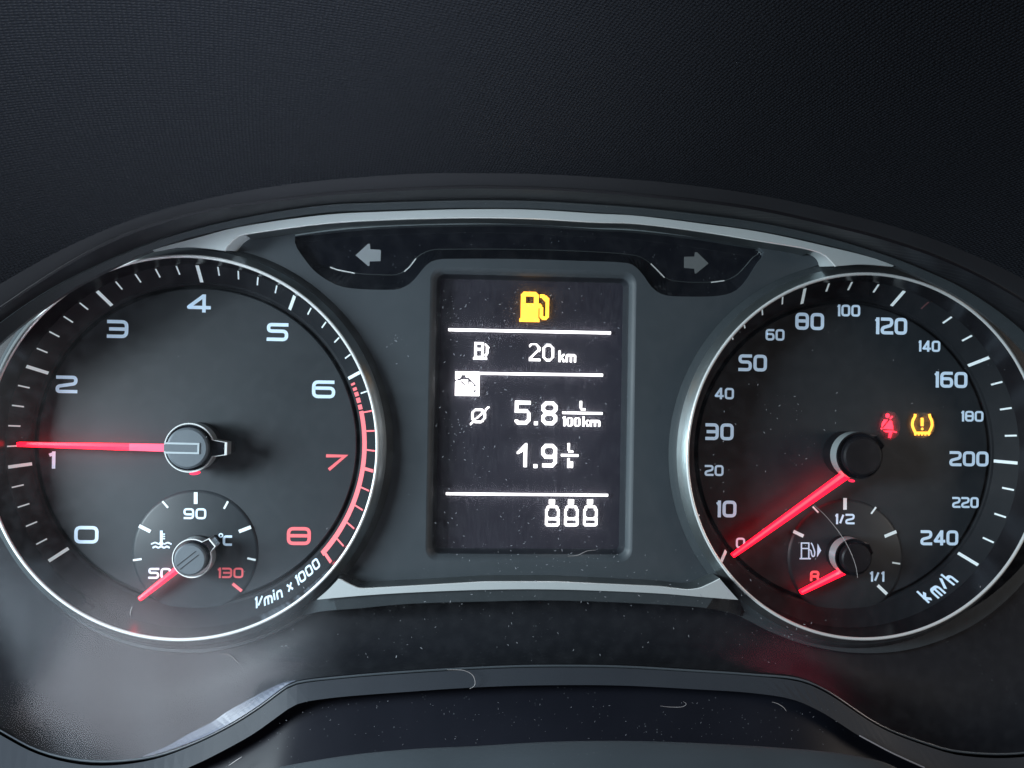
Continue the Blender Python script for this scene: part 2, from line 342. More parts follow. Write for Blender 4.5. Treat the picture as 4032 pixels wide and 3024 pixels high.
# centre panel
HP = -80
LX0, _, LZ1 = pt(1747, 1112, -160); LX1, _, LZ0 = pt(2424, 2148, -160)
def arc(c, r, a0, a1, n=40): return [(c[0] + r * math.cos(math.radians(a0 + (a1 - a0) * i / n)), HP, c[1] + r * math.sin(math.radians(a0 + (a1 - a0) * i / n))) for i in range(n + 1)]
top = unp(cr([(820, 968), (1007, 905), (1278, 866), (1500, 852), (1848, 842), (2097, 846), (2345, 861), (2500, 868), (2749, 896), (2997, 936), (3196, 972), (3330, 1010)], 40), HP)
bot = unp(cr([(1290, 2330), (1500, 2300), (1916, 2284), (2188, 2284), (2600, 2298), (2860, 2325)], 24), HP)
al = arc(LC, 796, 70, -50); ar = arc(RC, 796, 228, 108)
def clipy(a, z0, z1): return [p for p in a if z0 < p[2] < z1]
outl = top + clipy(ar[::-1], bot[-1][2] + 5, top[-1][2] - 5) + bot[::-1] + clipy(al[::-1], bot[0][2] + 5, top[0][2] - 5)
turn_loop = unp(rs(cr(TURN_out, 110) + cr(TURN_topedge, 60)[1:-1], 170), HP)
lcd_rings = [rrect(LX0 - e, LX1 + e, LZ0 - e, LZ1 + e, r, h) for e, r, h in ((54, 52, HP), (46, 46, HP - 3), (37, 40, HP - 11), (28, 34, HP - 26), (20, 28, HP - 50), (13, 16, -163))]
V, F = sheet(outl, [turn_loop, lcd_rings[0]], 60)
obj('centre_panel', V, F, M_panel, house)
V, F = loft(lcd_rings[:4], True); obj('screen_surround', V, F, M_panel, house, smooth=True)
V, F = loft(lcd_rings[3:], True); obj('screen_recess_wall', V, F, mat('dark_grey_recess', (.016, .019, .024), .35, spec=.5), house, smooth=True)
# silver trims
def trim(name, T, B, h0, h1, wall, n=110):
    a = unp(cr(T, n), h0); b = unp(rs(B, n) if False else cr(B, n), h1)
    rows = [[(x, h - 12, z) for x, h, z in a], a, b, [(x, h - 5, z) for x, h, z in unp(cr(shift(B, 0, 2.5 * wall), n), h1)], [(x, h1 - 128, z) for x, h, z in unp(cr(shift(B, 0, 2.5 * wall), n), h1)]]
    return rows
def poly_trim(name, loop, h, edge_side=None):
    V, F = sheet(unp(loop, h), (), 12); return V, F
up_t = cr(TR_up_top, 80); up_b = TR_up_bot
ub = []
seg = [TR_up_bot[:4], TR_up_bot[3:]]
left_tri = cr(TR_up_bot[:4], 14); body = cr(TR_up_bot[3:-2], 90); right_tri = cr(TR_up_bot[-3:], 14)
loop = up_t[::-1] + left_tri + body[1:] + right_tri[1:]
V, F = sheet(unp(loop, 50), (), 10); obj('upper_silver_trim', V, F, M_silver, house)
wb = unp(body, 50)
cxm = np.array([2016, 1500.])
def inset(c, d):
    P = np.array(c); T = np.gradient(P, axis=0); Nn = np.c_[-T[:, 1], T[:, 0]]; Nn /= np.linalg.norm(Nn, axis=1)[:, None] + 1e-9
    return [tuple(p) for p in P + Nn * d]
rows = [wb, unp(inset(body, 3.5), 47), unp(inset(body, 5), 40)]
V, F = loft(rows); obj('upper_trim_edge', V, F, M_rim, house, smooth=True)
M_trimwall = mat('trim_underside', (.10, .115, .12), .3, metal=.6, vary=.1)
e = [q for q, (bx, by) in zip(unp(inset(body, 5), 40), body) if 965 < bx < 3205]
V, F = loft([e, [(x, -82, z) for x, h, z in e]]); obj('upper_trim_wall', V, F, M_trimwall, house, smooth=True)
def wedge(pts, h0, h1, name, m):
    P = unp(pts, h0); V, F = loft([P, [(x, h1, z) for x, h, z in P]], True); return obj(name, V, F, m, house)
# curved end returns of the trim (the bright hooks beside each dial)
hookL = [(883, 987), (907, 953), (943, 926), (1000, 915)]; hookLi = [(935, 990), (955, 962), (985, 940), (1030, 926)]
V, F = loft([unp(cr(hookL, 14), 48), unp(cr([(908, 988), (930, 958), (962, 934), (1015, 921)], 14), 5), unp(cr(hookLi, 14), -78)])
obj('trim_hook', V, F, M_silver, house, smooth=True)
hookR = [(3160, 976), (3215, 990), (3255, 1012), (3291, 1048)]; hookRi = [(3150, 992), (3190, 1004), (3215, 1022), (3226, 1050)]
V, F = loft([unp(cr(hookR, 14), 48), unp(cr([(3155, 984), (3203, 996), (3236, 1016), (3262, 1049)], 14), 5), unp(cr(hookRi, 14), -78)])
obj('trim_hook', V, F, M_silver, house, smooth=True)
lo_in = [(1330, 2283), (1343, 2282), (1364, 2295), (1411, 2317), (1437, 2319), (1600, 2310), (1916, 2292), (2188, 2292), (2600, 2311), (2708, 2324), (2755, 2318), (2800, 2298), (2835, 2280)]
lo_out = [(2907, 2362), (2870, 2320), (2852, 2296)]
lo_bot = [(2907, 2362), (2745, 2349), (2600, 2337), (2188, 2321), (1916, 2322), (1600, 2334), (1415, 2346), (1248, 2361)]
li = fillet(lo_in, 16)
loop = [tuple(p) for p in li] + cr([(2835, 2280), (2862, 2312), (2907, 2362)], 6)[1:] + cr(lo_bot, 60)[1:] + cr([(1248, 2361), (1290, 2325), (1330, 2283)], 6)[1:-1]
V, F = sheet(unp(loop, 50), (), 14); obj('lower_silver_trim', V, F, M_silver, house)
lic = [tuple(p) for p in li]
V, F = loft([unp(lic, 50), unp(inset(lic, -3), 47), unp(inset(lic, -4), 40)]); obj('lower_trim_edge', V, F, M_rim, house, smooth=True)
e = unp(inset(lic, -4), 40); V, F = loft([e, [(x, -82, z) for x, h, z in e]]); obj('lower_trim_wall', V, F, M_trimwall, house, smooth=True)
lbx = [(1188, 2408)] + lo_bot[::-1] + [(2925, 2400)]
gsg = [(1192, 2424), (1260, 2408), (1415, 2395), (1600, 2378), (1916, 2368), (2188, 2364), (2600, 2380), (2781, 2394), (2860, 2408), (2915, 2424)]
hb = lambda a: [a - (a + 76) * max(0, 1 - min(i, 89 - i) / 7) ** .8 for i in range(90)]
V, F = loft([unp(cr(lbx, 90), hb(35)), unp(cr(gsg, 90), hb(26)), unp(shift(cr(gsg, 90), 0, 2), -84)]); obj('lower_grey_band', V, F, M_band, house)
tl_ = cr(TURN_topedge[::-1], 60)
V, F = loft([unp(shift(tl_, 0, -7), HP + 3), unp(shift(tl_, 0, -1), HP + 3), unp(shift(tl_, 0, 0), HP - 20)]); obj('thin_grey_ledge', V, F, mat('ledge_grey', (.16, .19, .20), .4), house)
# ================================================================= TURN SIGNAL PANEL
tp = thing('turn_signal_panel', 'glossy black recessed strip above the screen with two unlit turn arrows', 'indicator panel', pt(2050, 950, -135))
o_ = rs(cr(TURN_out, 110) + cr(TURN_topedge, 60)[1:-1], 170)
oo = cr(TURN_out, 110); ii = cr(TURN_in, 110)
te = cr(TURN_topedge, 60); tei = cr([(2975, 982)] + [(x, y + 7) for x, y in TURN_topedge[1:-1]] + [(1178, 938)], 60)
oo2 = oo + te[1:-1]; ii2 = ii + tei[1:-1]
V, F = loft([unp(oo2, HP), unp(oo2, HP - 6), unp(ii2, HP - 44)], True); obj('sloped_rim', V, F, M_gloss, tp, smooth=False)
V, F = sheet(unp(ii2, HP - 46)); obj('panel_floor', V, F, M_gloss, tp)
V, F = loft([unp(ii[14:], HP - 43), unp(inset(ii[14:], -3.4), HP - 45.5)]); obj('edge_highlight', V, F, M_tube, tp)  # chrome strip put in as the highlight line around the floor
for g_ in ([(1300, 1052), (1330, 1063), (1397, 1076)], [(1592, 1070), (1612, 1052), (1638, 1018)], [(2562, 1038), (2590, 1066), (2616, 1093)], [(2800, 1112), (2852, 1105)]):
    V, F = stroke_px(g_, 4.5, HP - 44, z=2.5); obj('edge_glint', V, F, M_rim, tp)  # bright strips laid in as lamp glints on the rim
arL = [(1400, 1005), (1449, 960), (1457, 960), (1458, 981), (1498, 984), (1500, 990), (1498, 1028), (1456, 1029), (1454, 1047), (1449, 1047)]
arR = [(2694, 1011), (2734, 1010), (2737, 993), (2745, 993), (2790, 1037), (2741, 1077), (2736, 1076), (2734, 1058), (2694, 1055)]
V, F = sheet(unp(arL, HP - 43.5), (), 2); obj('arrow', V, F, M_arrow, tp, label='light grey arrow pointing left')
M_arrow2 = mat('dim_unlit_arrow', (.105, .115, .12), .6)
V, F = sheet(unp(arR, HP - 43.5), (), 2); obj('arrow', V, F, M_arrow2, tp, label='dim grey arrow pointing right')
# ================================================================= STROKE LETTERING
GW = {'1': .40, '/': .55, 'i': .18, 'm': 1.12, 'k': .72, 'h': .72, 'n': .78, 'x': .8, 'C': .8, 'R': .86}
def strokes(ch):
    c = True; o = False
    return {'0': [([(0, 0), (1, 0), (1, 1), (0, 1)], c)], '1': [([(1, 0), (1, 1)], o), ([(0, .84), (1, .96)], o)],
            '2': [([(.02, 1), (1, 1), (1, .56), (0, .36), (0, 0), (1, 0)], o)], '3': [([(.0, 1), (1, 1), (1, 0), (0, 0)], o), ([(.12, .5), (1, .5)], o)],
            '4': [([(1, .22), (0, .22), (.72, 1)], o), ([(.76, 0), (.76, 1)], o)], '5': [([(1, 1), (0, 1), (0, .56), (1, .56), (1, 0), (0, 0)], o)],
            '6': [([(.95, 1), (0, 1), (0, 0), (1, 0), (1, .58), (0, .58)], o)], '7': [([(0, 1), (1, 1), (.08, 0)], o)],
            '8': [([(0, 0), (1, 0), (1, 1), (0, 1)], c), ([(0, .52), (1, .52)], o)], '9': [([(.05, 0), (1, 0), (1, 1), (0, 1), (0, .42), (1, .42)], o)],
            'C': [([(1, 1), (0, 1), (0, 0), (1, 0)], o)], 'R': [([(0, 0), (0, 1), (1, 1), (1, .45), (0, .45)], o), ([(.9, .45), (1, 0)], o)],
            '/': [([(0, 0), (1, 1)], o)], 'm': [([(0, 0), (0, .72), (1, .72), (1, 0)], o), ([(.5, 0), (.5, .72)], o)], 'i': [([(.5, 0), (.5, .58)], o), ([(.5, .80), (.5, .93)], o)],
            'n': [([(0, 0), (0, .72), (1, .72), (1, 0)], o)], 'k': [([(0, 0), (0, 1)], o), ([(1, .72), (.08, .36), (1, 0)], o)],
            'h': [([(0, 0), (0, 1)], o), ([(0, .62), (1, .62), (1, 0)], o)], 'x': [([(0, 0), (1, .8)], o), ([(0, .8), (1, 0)], o)]}[ch]
def glyph(ch, w, h, t):
    V = []; F = []
    iw, ih = max(w - t, .01), h - t
    for k, (P, closed) in enumerate(strokes(ch)):
        Q = [(t / 2 + x * iw, t / 2 + y * ih) for x, y in P]
        if ch == '1' and k == 0: Q = [(w - t / 2, 0), (w - t / 2, h)]
        elif not closed and len(P) == 2 and P[0][0] == P[1][0]: Q = [(Q[0][0], 0 if P[0][1] == 0 else Q[0][1]), (Q[1][0], Q[1][1] + t / 2)]
        elif not closed:
            Q = [np.array(q, float) for q in Q]
            for a, b in ((0, 1), (-1, -2)):
                d = Q[a] - Q[b]; d /= np.linalg.norm(d); Q[a] = Q[a] + d * t * (.5 if abs(d[0]) < .01 or abs(d[1]) < .01 else 0)
            if ch == '3' and k == 1: Q[-1] = Q[-1] - np.array([t * .5, 0])
            if ch in '8' and k == 1: Q = [np.array((t * .6, Q[0][1])), np.array((w - t * .6, Q[1][1]))]
            if ch in '69': Q[-1] = Q[-1] + (np.array((t * .6, 0)) if ch == '6' else np.array((-t * .6, 0)))
        r = min(w, h) * .26
        if len(Q) > 2 and ch not in '74k': Q = fillet(Q, r, closed)
        elif ch in '4' and len(Q) > 2: Q = fillet(Q, r * .3, closed)
        v, f = ribbon(Q, t, closed, 1.5 + .35 * k); b = len(V); V += v; F += [tuple(i + b for i in q) for q in f]
    return V, F
def text(s, bb, h, m, parent, name, t=None, label=None):
    """upright lettering filling the photo box bb, one mesh"""
    c = pt((bb[0] + bb[2]) / 2, (bb[1] + bb[3]) / 2, h); a = pt(bb[0], bb[3], h); b = pt(bb[2], bb[1], h)
    Wd = (b[0] - a[0]); Ht = (pt((bb[0] + bb[2]) / 2, bb[1], h)[2] - pt((bb[0] + bb[2]) / 2, bb[3], h)[2])
    gap = .12; tot = sum(GW.get(k, 1) for k in s) + gap * (len(s) - 1); u = Wd / tot; t = t or Ht * .188
    mb = MB(); x = c[0] - Wd / 2
    for k in s:
        w = GW.get(k, 1) * u; V, F = glyph(k, max(w, t * 1.01), Ht, t)
        mb.add([(x + a, h + z, c[2] - Ht / 2 + b_) for a, b_, z in V], F); x += w + gap * u
    return mb.obj(name, m, parent, label=label)
def placed(ch, px, py, rot, Ht, h, m, parent, name, t, cone=None):
    c = pt(px, py, h); w = GW.get(ch, .92) * Ht * .92; w = max(w, t * 1.01); V, F = glyph(ch, w, Ht, t); r = math.radians(rot); mb = MB()
    Q = [(c[0] + (a - w / 2) * math.cos(r) - (b - Ht / 2) * math.sin(r), h + z, c[2] + (a - w / 2) * math.sin(r) + (b - Ht / 2) * math.cos(r)) for a, b, z in V]
    if cone: Q = [(x, max(-139 - 78 * (720 - math.hypot(x - cone[0], z_ - cone[1])) / 58, -221) + hh - h + 1, z_) for x, hh, z_ in Q]
    mb.add(Q, F)
    return mb.obj(name, m, parent)
def bar(p, q, w, h, m, parent, name='tick_mark', label=None, tilt=None):
    a = pt(*p, h); b = pt(*q, h); V, F = ribbon([(a[0], a[2]), (b[0], b[2])], w, False, 1.6)
    return obj(name, [(x, h + z, y) for x, y, z in V], F, m, parent, label=label)
def disc_px(c, r, h, z=1.6, n=24):
    a = pt(*c, h); V = [(a[0] + r * math.cos(2 * math.pi * i / n), h + z, a[2] + r * math.sin(2 * math.pi * i / n)) for i in range(n)]
    return V, [tuple(range(n))]
# ================================================================= DIALS
def dial(name, label, cat, C):
    d = thing(name, label, cat, (C[0], HF, C[1]))
    # polished rim, flare outside it and dark wall inside it
    k = 14; prof = [(737 + 6.5 * math.cos(2 * math.pi * i / k), 0 + 6.5 * math.sin(2 * math.pi * i / k)) for i in range(k)]
    V, F = lathe(C, prof, 256, True); obj('chrome_rim', V, F, M_rim, d, smooth=True)
    V, F = lathe(C, [(741, -2), (744, -6), (752, -15), (762, -30), (770, -44)], 256); obj('outer_flare', V, F, M_tube, d, smooth=True)
    V, F = lathe(C, [(770, -44), (774, -48), (784, -62), (795, -80), (800, -90)], 256); obj('flare_shade', V, F, M_band, d, smooth=True)  # outer flare coloured dark for the shade toward its foot
    V, F = lathe(C, [(735, -2), (733, -30), (724, -136), (723, -139)], 256); obj('inner_wall', V, F, M_wall, d, smooth=True)
    V, F = lathe(C, [(724, -134), (720, -139), (662, -217), (654, -221), (651, -225), (650, -243), (638, -246)], 256); obj('scale_ring', V, F, M_scale, d, smooth=False)
    V, F = lathe(C, [(0.01, HF), (300, HF), (633, HF), (637, HF - 3), (639, -246), (652, -247)], 192); obj('dial_face', V, F, M_face, d)
    return d
def tickmesh(name, r0, h0, r1, h1, w, m):
    V = []; 
    dr = np.array([r1 - r0, h1 - h0], float); dr /= np.linalg.norm(dr); nn = np.array([-dr[1], dr[0]])
    if nn[1] < 0: nn = -nn
    for (r, h) in ((r0, h0), (r1, h1)):
        for s in (-1, 1):
            for l in (0, 1.8): V.append(((r + nn[0] * l) * U, -(h + nn[1] * l - HF) * U, s * w / 2 * U))
    me = bpy.data.meshes.new(name); me.from_pydata(V, [], [(1, 3, 7, 5), (0, 1, 5, 4), (2, 6, 7, 3), (0, 2, 3, 1), (4, 5, 7, 6)]); me.materials.append(m); return me
def on_cone(f): return (720 + (662 - 720) * f, -139 + (-217 + 139) * f)
def put_tick(me, ang, parent, label=None):
    o = bpy.data.objects.new('tick_mark', me); S.collection.objects.link(o); o.parent = parent; o.rotation_euler = (0, -math.radians(ang), 0)
    if label: o['label'] = label
    return o
a0 = on_cone(0.0); a1 = on_cone(1.0); am = on_cone(.50)
T_major = tickmesh('tick_major', *a0, *a1, 13, M_tick); T_minor = tickmesh('tick_minor', *a0, *am, 5.5, M_tick)
T_rmajor = tickmesh('tick_red_major', *a0, *on_cone(.75), 13, M_rednum); T_rminor = tickmesh('tick_red_minor', *a0, *on_cone(.75), 6.5, M_rednum)
T_dim = tickmesh('tick_dim', *a0, *am, 5.5, mat('unlit_tick', (.10, .04, .045), .6)); T_mid = tickmesh('tick_mid', *a0, *am, 7.5, M_tick)
def coneh(px, py, C):
    h = -200.
    for _ in range(12):
        x, _h, z = pt(px, py, h); r = math.hypot(x - C[0], z - C[1]); h = .5 * h + .5 * max(-221, -139 - 78 * (720 - r) / 58)
    return h
# ---- tachometer
tach = dial('tachometer', 'left round dial numbered 0 to 8 with red redline band', 'tachometer', LC)
for i in range(41):
    n = i / 5; ang = 220 - 32.5 * n; mj = i % 5 == 0
    red = n > 6.3
    put_tick((T_rmajor if mj else T_rminor) if red else (T_major if mj else T_minor), ang, tach, 'red tick' if red else None)
def arcseg(C, r0h0, r1h1, a0, a1, n, m, parent, name, label=None):
    (r0, h0), (r1, h1) = r0h0, r1h1
    rows = [[(C[0] + r * math.cos(math.radians(a0 + (a1 - a0) * i / n)), h + 1.1, C[1] + r * math.sin(math.radians(a0 + (a1 - a0) * i / n))) for i in range(n + 1)] for r, h in ((r0, h0 ), (r1, h1))]
    rows = [[(x, h - 1.0, z) for x, h, z in rows[0]]] + rows + [[(x, h - 1.0, z) for x, h, z in rows[1]]]
    V, F = loft(rows); return obj(name, V, F, m, parent, label=label)
arcseg(LC, on_cone(.68), on_cone(1.06), 12.6, -41, 60, M_rednum, tach, 'redline_band', 'red arc along the scale from 6.4 to 8')
for a, b, w in ((22.9, 22.1, .96), (21.2, 20.1, .96), (19.5, 18.0, .96), (17.4, 15.6, .96), (14.9, 13.2, .96)):
    arcseg(LC, on_cone(.70), on_cone(1.02), a, b, 3, M_rednum, tach, 'redline_block')
for s, bb, m in (('0', (292, 2071, 389, 2140), M_num), ('1', (187, 1777, 219, 1845), M_num), ('2', (219, 1479, 306, 1548), M_num), ('3', (421, 1260, 506, 1331), M_num),
                 ('4', (734, 1159, 831, 1230), M_num), ('5', (1050, 1272, 1136, 1343), M_num), ('6', (1228, 1498, 1321, 1568), M_num), ('7', (1283, 1789, 1365, 1856), M_rednum),
                 ('8', (1129, 2075, 1225, 2146), M_rednum)):
    text(s, bb, HF, m, tach, 'numeral', label=('red' if m is M_rednum else 'white') + ' numeral ' + s)
for ch, x, y, r in (('1', 295, 1365, 17), ('/', 402, 1320, 6), ('m', 590, 1272, 22), ('i', 733, 1172, 25), ('n', 858, 1135, 27), ('x', 1112, 968, 32), ('1', 1285, 830, 33), ('0', 1410, 735, 36), ('0', 1580, 590, 39), ('0', 1745, 436, 42)):
    placed(ch, 960 + x * .16275, 2150 + y * .16275, r, 37, coneh(960 + x * .16275, 2150 + y * .16275, LC), M_num, tach, 'caption_letter', 7, LC)
# needle builder
M_collar = mat('bright_collar', (.50, .55, .56), .3, metal=.5)
M_leak = mat('red_light_leak', (.6, .02, .05), .3, em=(1, .02, .07), es=1.6)
def needle(parent, root, tip, h, w0, w1, hub, hubr, capr, two=False, pink=None, tail=None, hubh=-40, cap_m=None, depth=26, tl=1.5):
    R = np.array(pt(*root, h)); T = np.array(pt(*tip, h - 10)); d = (T - R)[[0, 2]]; L = np.linalg.norm(d); d /= L; n = np.array([-d[1], d[0]])
    mb = MB(); N_ = 8; off = -.28 if two else 0
    for j in range(N_):
        ws = []
        for t in (j / N_, (j + 1) / N_):
            w = (w0 + (w1 - w0) * t) / 2; c = R + (T - R) * t
            ws.append([(c[0] + n[0] * w, c[1] - depth, c[2] + n[1] * w), (c[0] + n[0] * w, c[1], c[2] + n[1] * w), (c[0] + n[0] * w * off, c[1] + (7 if two else 2), c[2] + n[1] * w * off),
                       (c[0] - n[0] * w, c[1], c[2] - n[1] * w), (c[0] - n[0] * w, c[1] - depth, c[2] - n[1] * w)])
        V = ws[0] + ws[1]; mp = 2 if (pink and (j + .5) / N_ < pink) else 0
        mb.add(V, [(0, 1, 6, 5)], mp); mb.add(V, [(1, 2, 7, 6)], mp or 0); mb.add(V, [(2, 3, 8, 7)], mp or (1 if two else 0)); mb.add(V, [(3, 4, 9, 8)], mp)
        if j == 0: mb.add(ws[0], [(0, 1, 2, 3, 4)], mp)
        if j == N_ - 1: mb.add(ws[1], [(4, 3, 2, 1, 0)], 0)
    nd = mb.obj('needle', [M_needle, M_needle2, M_pink], parent, label='glowing red needle')
    Hc = pt(*hub, hubh); c2 = (Hc[0], Hc[2])
    V, F = lathe(c2, [(0.01, hubh + 3), (capr * .9, hubh + 2), (capr, hubh - 3), (capr, hubh - 30)], 64); obj('cap', V, F, cap_m or M_cap, nd, smooth=False)
    # shroud: polished collar with a tail tab opposite the needle
    a_n = math.atan2(d[1], d[0]); a_t = a_n + math.pi
    def ringpts(r, hh, n_=72, tw=.62, tl=tl):
        out = []
        for i in range(n_):
            a = a_n + 2 * math.pi * i / n_; rel = (a - a_t + math.pi) % (2 * math.pi) - math.pi
            x, y = math.cos(rel) * r, math.sin(rel) * r
            if abs(rel) < tw * .5: x = r * tl; y = math.tan(rel) / math.tan(tw * .5) * r * math.sin(tw * .5)
            out.append((c2[0] + x * math.cos(a_t) - y * math.sin(a_t), hh, c2[1] + x * math.sin(a_t) + y * math.cos(a_t)))
        return out
    rr = [ringpts(hubr * .93, hubh - 34), ringpts(hubr * .96, hubh - 28), ringpts(hubr, hubh - 28), ringpts(hubr * 1.01, hubh - 34)]
    V, F = loft(rr, True); obj('collar_edge', V, F, M_black if cap_m else M_rim, nd, smooth=False)
    V, F = loft([ringpts(hubr * 1.01, hubh - 34), ringpts(hubr * 1.01, hubh - 96)], True); obj('collar_wall', V, F, M_collar, nd, smooth=True)
    V, F = loft([ringpts(hubr * .98, hubh - 94), ringpts(hubr * .98, HF + 1)], True); obj('collar_foot', V, F, M_black, nd, smooth=True)
    V, F = sheet(ringpts(hubr * .94, hubh - 36)); obj('collar_floor', V, F, M_gloss, nd)
    return nd, c2, d, n
nd, c2, dn, nn = needle(tach, (655, 1764), (66, 1750), -128, 30, 17, (737, 1765), 97, 80, pink=.24, tl=1.5)
# bright slotted clip across the tachometer cap
def cbar(c2, d, n, pts, w, h, name, m, parent, closed=False, lift=3):
    Q = [(c2[0] + d[0] * a + n[0] * b, c2[1] + d[1] * a + n[1] * b) for a, b in pts]; V, F = ribbon(Q, w, closed, lift)
    return obj(name, [(x, h + z, y) for x, y, z in V], F, m, parent)
M_clip = mat('clip_satin', (.38, .43, .46), .4, metal=.2)
def light_leak(c, rx, rz, h, parent, rot=0):
    a = pt(*c, h); k = 18; V = []
    for i in range(k):
        u, v = rx * math.cos(2 * math.pi * i / k), rz * math.sin(2 * math.pi * i / k); q = math.radians(rot)
        V.append((a[0] + u * math.cos(q) - v * math.sin(q), h, a[2] + u * math.sin(q) + v * math.cos(q)))
    obj('light_leak', V, [tuple(range(k))], M_leak, parent)  # glowing disc stands in for red light leaking below the hub
light_leak((768, 1862), 22, 8, -150, tach, 8)
cbar(c2, dn, nn, [(86, 18), (-44, 18), (-44, -18), (86, -18)], 7, -36, 'clip', M_clip, nd)
cbar(c2, dn, nn, [(88, 0), (-40, 0)], 26, -37, 'clip_slot', M_cap, nd, lift=2)
# ---- coolant gauge
cool = thing('coolant_gauge', 'small coolant temperature gauge marked 50, 90 and 130 inside the left dial', 'gauge', pt(771, 2169, HF))
cc = pt(771, 2172, HF); V, F = lathe((cc[0], cc[2]), [(0.01, HF + 9), (238, HF + 9), (246, HF + 6), (252, HF - .5)], 96); obj('gauge_disc', V, F, M_face, cool, smooth=True)
HG = HF + 9.5
for p, q, w in (((548, 2070), (593, 2093), 14), ((771, 1938), (771, 1984), 15), ((941, 2093), (988, 2075), 14)): bar(p, q, w, HG, M_tick, cool)
for p, q in (((640, 1974), (662, 1999)), ((898, 1974), (882, 2003)), ((524, 2206), (558, 2201)), ((974, 2198), (1007, 2205))): bar(p, q, 8, HG, M_tick, cool)
bar((916, 2298), (952, 2327), 12, HG, M_rednum, cool, label='red tick at 130')
text('90', (722, 2001, 813, 2044), HG, M_num, cool, 'numeral', label='white numerals 90')
text('50', (584, 2236, 675, 2279), HG, M_num, cool, 'numeral', label='white numerals 50 partly under the needle')
text('130', (854, 2235, 959, 2276), HG, M_rednum, cool, 'numeral', label='red numerals 130')
text('C', (877, 2108, 914, 2149), HG, M_num, cool, 'unit_letter', t=9.5, label='degree Celsius sign letter C')
cd = pt(870, 2108, HG); V, F = ribbon([(cd[0] + 7 * math.cos(i * math.pi / 8), cd[2] + 7 * math.sin(i * math.pi / 8)) for i in range(16)], 5, True)
obj('degree_ring', [(x, HG + z, y) for x, y, z in V], F, M_num, cool)
mb = MB()
mb.add(*stroke_px([(636, 2089), (636, 2144)], 11, HG, z=2.2)); mb.add(*disc_px((636, 2140), 9, HG, 2.6))
for yy in (2103, 2112, 2121): mb.add(*stroke_px([(637, yy), (650, yy)], 5, HG))
def wave(x0, x1, y, a, n, w): return stroke_px([(x0 + (x1 - x0) * i / 24, y + a * math.cos(2 * math.pi * n * i / 24)) for i in range(25)], w, HG)
mb.add(*wave(595, 627, 2139, 2.5, 1, 6)); mb.add(*wave(646, 676, 2139, 2.5, 1, 6)); mb.add(*wave(601, 669, 2154, 2.5, 3, 7))
mb.obj('coolant_symbol', M_num, cool)
needle(cool, (700, 2239), (548, 2360), -150, 25, 17, (748, 2204), 77, 62, hubh=-78, tl=1.32)
nd2 = [o for o in S.objects if o.name.startswith('needle') and o.parent == cool][0]
a1_, b1_ = pt(702, 2236, -74), pt(776, 2178, -74)
for off in (-9, 9):
    dx, dz = b1_[0] - a1_[0], b1_[2] - a1_[2]; q_ = math.hypot(dx, dz); V, F = ribbon([(a1_[0] - dz / q_ * off, a1_[2] + dx / q_ * off), (b1_[0] - dz / q_ * off, b1_[2] + dx / q_ * off)], 2.6, False, 1)
    obj('slot_line', [(x, -75 + z, y) for x, y, z in V], F, M_black, nd2)
# ---- speedometer
spd = dial('speedometer', 'right round dial numbered 0 to 240 km/h', 'speedometer', RC)
for a in (107.3, 72.7, 35.2, -2.4, -40.0, 219.5): put_tick(T_major, a, spd)
for a in (202.6, 185.5, 168, 151.5, 137, 123.4, 131.2, 115.4, 98.9, 91.0, 81.8, 54.1, 44.7, 25.8, 16.4, 6.9, -11.6, -21.2, -30.7): put_tick(T_mid if a < 100 else T_minor, a, spd)
put_tick(T_dim, 63.5, spd, 'unlit dull red tick between 120 and 140')
for s, bb in (('80', (3131, 1232, 3245, 1299)), ('60', (3014, 1296, 3089, 1341)), ('50', (2907, 1396, 3020, 1462)), ('100', (3294, 1200, 3387, 1246)), ('120', (3442, 1251, 3572, 1317)),
              ('140', (3614, 1341, 3702, 1385)), ('160', (3676, 1464, 3809, 1527)), ('180', (3782, 1618, 3872, 1660)), ('200', (3738, 1777, 3892, 1836)), ('220', (3749, 1957, 3853, 2000)),
              ('240', (3624, 2088, 3773, 2147)), ('40', (2813, 1527, 2890, 1572)), ('30', (2777, 1667, 2889, 1733)), ('20', (2774, 1831, 2849, 1874)), ('10', (2816, 1971, 2900, 2037)), ('0', (2897, 2117, 2934, 2159))):
    text(s, bb, HF, M_num, spd, 'numeral', label='white numerals ' + s)
for ch, x, y, r in (('k', 1130, 678, 33), ('m', 1250, 618, 35), ('/', 1328, 545, 22), ('h', 1398, 488, 39)):
    placed(ch, 3232 + x * .3617, 2100 + y * .3617, r, 43, coneh(3232 + x * .3617, 2100 + y * .3617, RC), M_num, spd, 'caption_letter', 9, RC)
needle(spd, (3352, 1858), (2888, 2190), -128, 34, 15, (3398, 1797), 97, 80, two=True, cap_m=M_black, tl=1.15)  # black cap and collar edge stand in for metal out of the light
light_leak((3353, 1893), 15, 6, -150, spd, -8)
# ---- fuel gauge
fuel = thing('fuel_gauge', 'small fuel gauge marked R, 1/2 and 1/1 inside the right dial', 'gauge', pt(3330, 2200, HF))
cc = pt(3327, 2197, HF); V, F = lathe((cc[0], cc[2]), [(0.01, HF + 9), (238, HF + 9), (246, HF + 6), (252, HF - .5)], 96); obj('gauge_disc', V, F, M_face, fuel, smooth=True)
for p, q, w in (((3327, 1961), (3327, 2007), 15), ((3483, 2112), (3529, 2093), 13), ((3456, 2305), (3492, 2339), 13), ((3124, 2092), (3163, 2111), 14)): bar(p, q, w, HG, M_tick, fuel)
for p, q in (((3449, 1997), (3430, 2023)), ((3513, 2215), (3544, 2220)), ((3200, 1995), (3222, 2018))): bar(p, q, 7, HG, M_tick, fuel)
text('1/2', (3285, 2023, 3365, 2064), HG, M_num, fuel, 'numeral', label='white fraction 1/2')
